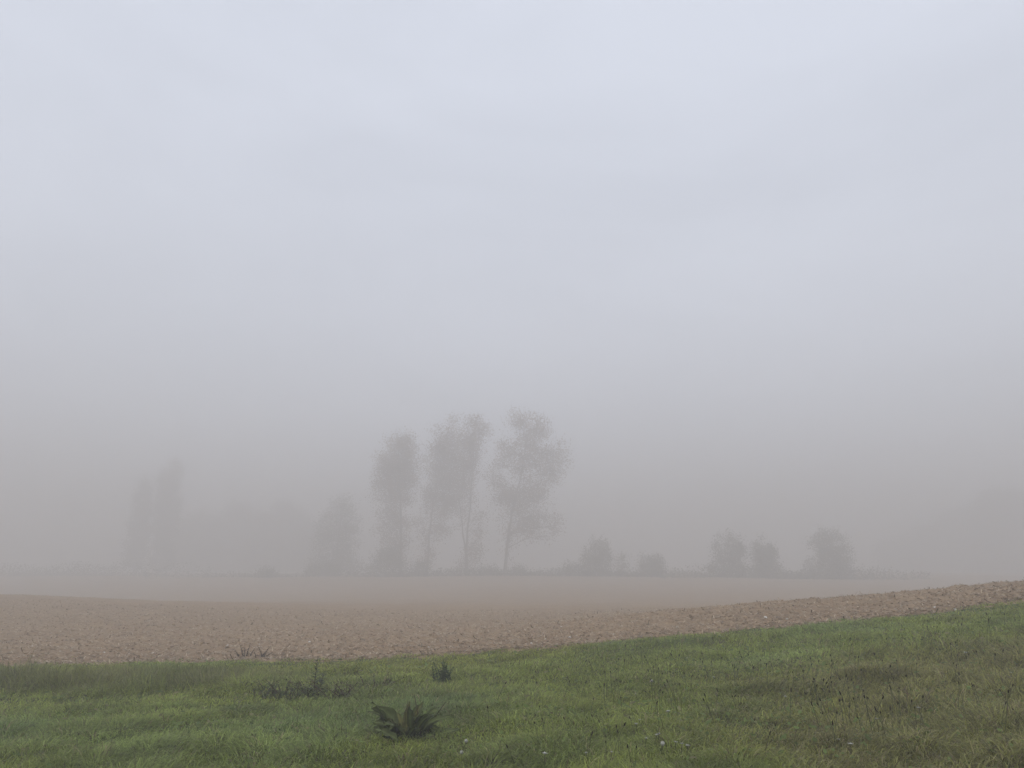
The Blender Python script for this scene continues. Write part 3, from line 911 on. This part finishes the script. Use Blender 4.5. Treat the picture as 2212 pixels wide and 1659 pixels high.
shrub('pointed shrub nearest to the tall poplars on their right', 1288, 1160, 36, 108, 301, spiky=True)
shrub('thin low shrub right of the pointed one', 1343, 1192, 20, 110, 302, dens=34)
shrub('low spreading shrub at the foot of the rightmost poplar', 1235, 1215, 34, 110, 303, dens=40)
shrub('small squat shrub standing alone in the gap', 1407, 1194, 32, 107, 304)
shrub('tall spiky shrub, left one of the close pair right of the gap', 1578, 1148, 42, 104, 305, spiky=True, base=1250)
shrub('slightly lower shrub, right one of the close pair right of the gap', 1655, 1162, 36, 105, 306, base=1250)
shrub('slim little shrub left of the big rounded one', 1752, 1192, 14, 107, 307, dens=34, base=1250)
shrub('big rounded shrub, the last one on the right', 1806, 1149, 44, 103, 308, base=1252)
shrub('bushy undergrowth at the foot of the leftmost poplar', 836, 1172, 40, 111, 309, dens=40, base=1243)
shrub('low bush at the foot of the second poplar', 905, 1208, 26, 112, 310, dens=40, base=1243)
shrub('little bush at the foot of the conical tree on its left', 577, 1224, 26, 112, 311, base=1248)
shrub('low bush right under the conical tree', 700, 1212, 44, 118, 312, base=1248)
shrub('low bush left of the trunk of the widest poplar', 1060, 1224, 28, 112, 313, dens=40, base=1243)
shrub('low bush right of the trunk of the widest poplar', 1120, 1218, 26, 111, 314, dens=40, base=1243)


def hedge(label, xa, xb, Y, top, base, seed, dens=1.0):
    r = np.random.default_rng(seed)
    xm = (xa + xb) / 2; Y *= FAR
    X0, Z0 = ground_at(xm, Y)
    root = empty('hedge', (X0, Y, Z0)); tag(root, label, 'hedge', 'low hedges along the far edge of the field')
    Wm = (xb - xa) / F * Y; H = (base - top) / F * Y
    n = int(Wm * H * 34 * dens)
    px = np.clip(r.normal(size=n) * .27 + (r.random(n) - .5) * .75, -.75, .75) * Wm; py = r.normal(size=n) * 1.2 + 5 * N2.fbm(px * .02 + seed, px * 0, 2)
    zt = H * (.62 + .40 * N3.fbm(px * .16 + seed, px * 0 + 2.2, 3)) * (.55 + .45 * r.random(n))
    pz = r.random(n) ** 1.5 * 1.3 * zt * 1.0
    hz = height(X0 + px, Y + py) - Z0
    V, q = quad_cloud(np.stack([px, py, pz + hz], -1), .18, r)
    st = MB()
    for k in range(max(6, int(Wm * 1.2))):
        a = (r.random() - .5) * Wm * .96; b = r.normal() * .4
        zz = h1(X0 + a, Y + b) - Z0
        s = np.linspace(0, 1, 5)[:, None]
        st.tube(np.array([a, b, zz - .1]) + s * np.array([r.normal() * .3, r.normal() * .2, H * .7]), np.linspace(.03, .01, 5), 4)
    st.build('stems', M_BARK, root)
    mesh_np('foliage', V, [q], M_SHRUB, root, smooth=False)


hedge('long low hedge along the foot of the right hand shrubs', 1530, 1890, 105, 1222, 1254, 401, 2.0)
hedge('low hedge between the pointed shrub and the gap', 1215, 1545, 110, 1230, 1248, 402, 1.7)
hedge('low hedge at the foot of the tall poplars', 780, 1220, 114, 1227, 1247, 403, 1.8)
hedge('thin low hedge under the left wood', 400, 700, 117, 1234, 1248, 404)
hedge('low dark hedge at the left edge of the picture', -160, 330, 126, 1212, 1250, 405, .8)

# ------------------------------------------------------------------ fog
TOP = 36.8
hv = np.array([(x, y, z) for x in (-720, 720) for y in (-80, 720) for z in (-3.0, TOP)], float)
hf = np.array([(0, 1, 3, 2), (4, 6, 7, 5), (0, 4, 5, 1), (2, 3, 7, 6), (0, 2, 6, 4), (1, 5, 7, 3)])
m, nt, N, L = new_mat('fog_air')
out = N.new('ShaderNodeOutputMaterial')
pv = N.new('ShaderNodeVolumePrincipled')
pv.inputs['Color'].default_value = (.778, .768, .757, 1)
pv.inputs['Density'].default_value = .0118
pv.inputs['Anisotropy'].default_value = .15
L.new(pv.outputs[0], out.inputs['Volume'])
m.cycles.volume_sampling = 'DISTANCE'
hz = mesh_np('haze', hv, [hf], m, smooth=False)
tag(hz, 'dense grey morning fog filling the valley', 'fog', kind='stuff')

# ------------------------------------------------------------------ light
CLOUD_LOW, CLOUD_HIGH = 9.7, 8.2
SUN_EL, SUN_AZ = R(46), R(200)
w = bpy.data.worlds.new('World'); sc.world = w; w.use_nodes = True
nt = w.node_tree; nt.nodes.clear()
o_ = nt.nodes.new('ShaderNodeOutputWorld'); bg = nt.nodes.new('ShaderNodeBackground')
sky = nt.nodes.new('ShaderNodeTexSky'); sky.sky_type = 'NISHITA'; sky.sun_disc = False
sky.sun_elevation = SUN_EL; sky.sun_rotation = SUN_AZ
sky.dust_density = 4.0; sky.air_density = 1.0; sky.ozone_density = 1.5
hs = nt.nodes.new('ShaderNodeHueSaturation'); hs.inputs['Saturation'].default_value = .6
# an even stratus layer over the clear sky, set a little brighter at the horizon than overhead
tc = nt.nodes.new('ShaderNodeTexCoord'); sx = nt.nodes.new('ShaderNodeSeparateXYZ')
mr = nt.nodes.new('ShaderNodeMapRange'); mr.inputs[1].default_value = 0; mr.inputs[2].default_value = 1
mr.inputs[3].default_value = CLOUD_LOW; mr.inputs[4].default_value = CLOUD_HIGH
vs = nt.nodes.new('ShaderNodeVectorMath'); vs.operation = 'SCALE'; vs.inputs[0].default_value = (.908, .974, 1.125)
mw = nt.nodes.new('ShaderNodeMix'); mw.data_type = 'RGBA'; mw.inputs[0].default_value = .8
# the layer is a little thinner in some places, where it lets more of the sky through
nz = nt.nodes.new('ShaderNodeTexNoise'); nz.inputs['Scale'].default_value = 2.2; nz.inputs['Detail'].default_value = 3; nz.inputs['Distortion'].default_value = .4
mp = nt.nodes.new('ShaderNodeMapping'); mp.inputs['Scale'].default_value = (1, 1, 2.4); mp.inputs['Location'].default_value = (.4, .2, 1.3)
mr2 = nt.nodes.new('ShaderNodeMapRange'); mr2.inputs[1].default_value = .35; mr2.inputs[2].default_value = .65; mr2.inputs[3].default_value = .74; mr2.inputs[4].default_value = .86
nt.links.new(tc.outputs['Generated'], mp.inputs[0]); nt.links.new(mp.outputs[0], nz.inputs['Vector']); nt.links.new(nz.outputs['Fac'], mr2.inputs[0]); nt.links.new(mr2.outputs[0], mw.inputs[0])
nt.links.new(tc.outputs['Generated'], sx.inputs[0]); nt.links.new(sx.outputs['Z'], mr.inputs[0]); nt.links.new(mr.outputs[0], vs.inputs['Scale'])
nt.links.new(sky.outputs[0], hs.inputs['Color']); nt.links.new(hs.outputs[0], mw.inputs[6]); nt.links.new(vs.outputs[0], mw.inputs[7])
nt.links.new(mw.outputs[2], bg.inputs[0]); nt.links.new(bg.outputs[0], o_.inputs[0])
bg.inputs['Strength'].default_value = .12

sl = bpy.data.lights.new('sun', 'SUN'); sl.energy = 1.5; sl.angle = R(14); sl.color = (1, .965, .92)
so = link(bpy.data.objects.new('sun', sl))
# sky rotation r: sun at compass direction (sin r, cos r)
dv = np.array([sin(SUN_AZ) * cos(SUN_EL), cos(SUN_AZ) * cos(SUN_EL), sin(SUN_EL)])
from mathutils import Vector
so.rotation_euler = Vector(-dv).to_track_quat('-Z', 'Y').to_euler()

# ------------------------------------------------------------------ camera and render settings
cd = bpy.data.cameras.new('camera'); cd.sensor_width = 36; cd.lens = FOCAL; cd.clip_start = .05; cd.clip_end = 3000
co = link(bpy.data.objects.new('camera', cd)); co.location = (0, 0, EYE); co.rotation_euler = (R(90) + PITCH, 0, 0)
sc.camera = co
sc.view_settings.view_transform = 'Standard'; sc.view_settings.look = 'None'
sc.view_settings.exposure = 0; sc.view_settings.gamma = 1
cy = sc.cycles
cy.max_bounces = 14; cy.diffuse_bounces = 4; cy.glossy_bounces = 2; cy.transmission_bounces = 4; cy.volume_bounces = 10; cy.transparent_max_bounces = 8
cy.use_denoising = True
try:
    cy.denoiser = 'OPENIMAGEDENOISE'
except Exception:
    pass
cy.use_adaptive_sampling = False
cy.caustics_reflective = False; cy.caustics_refractive = False
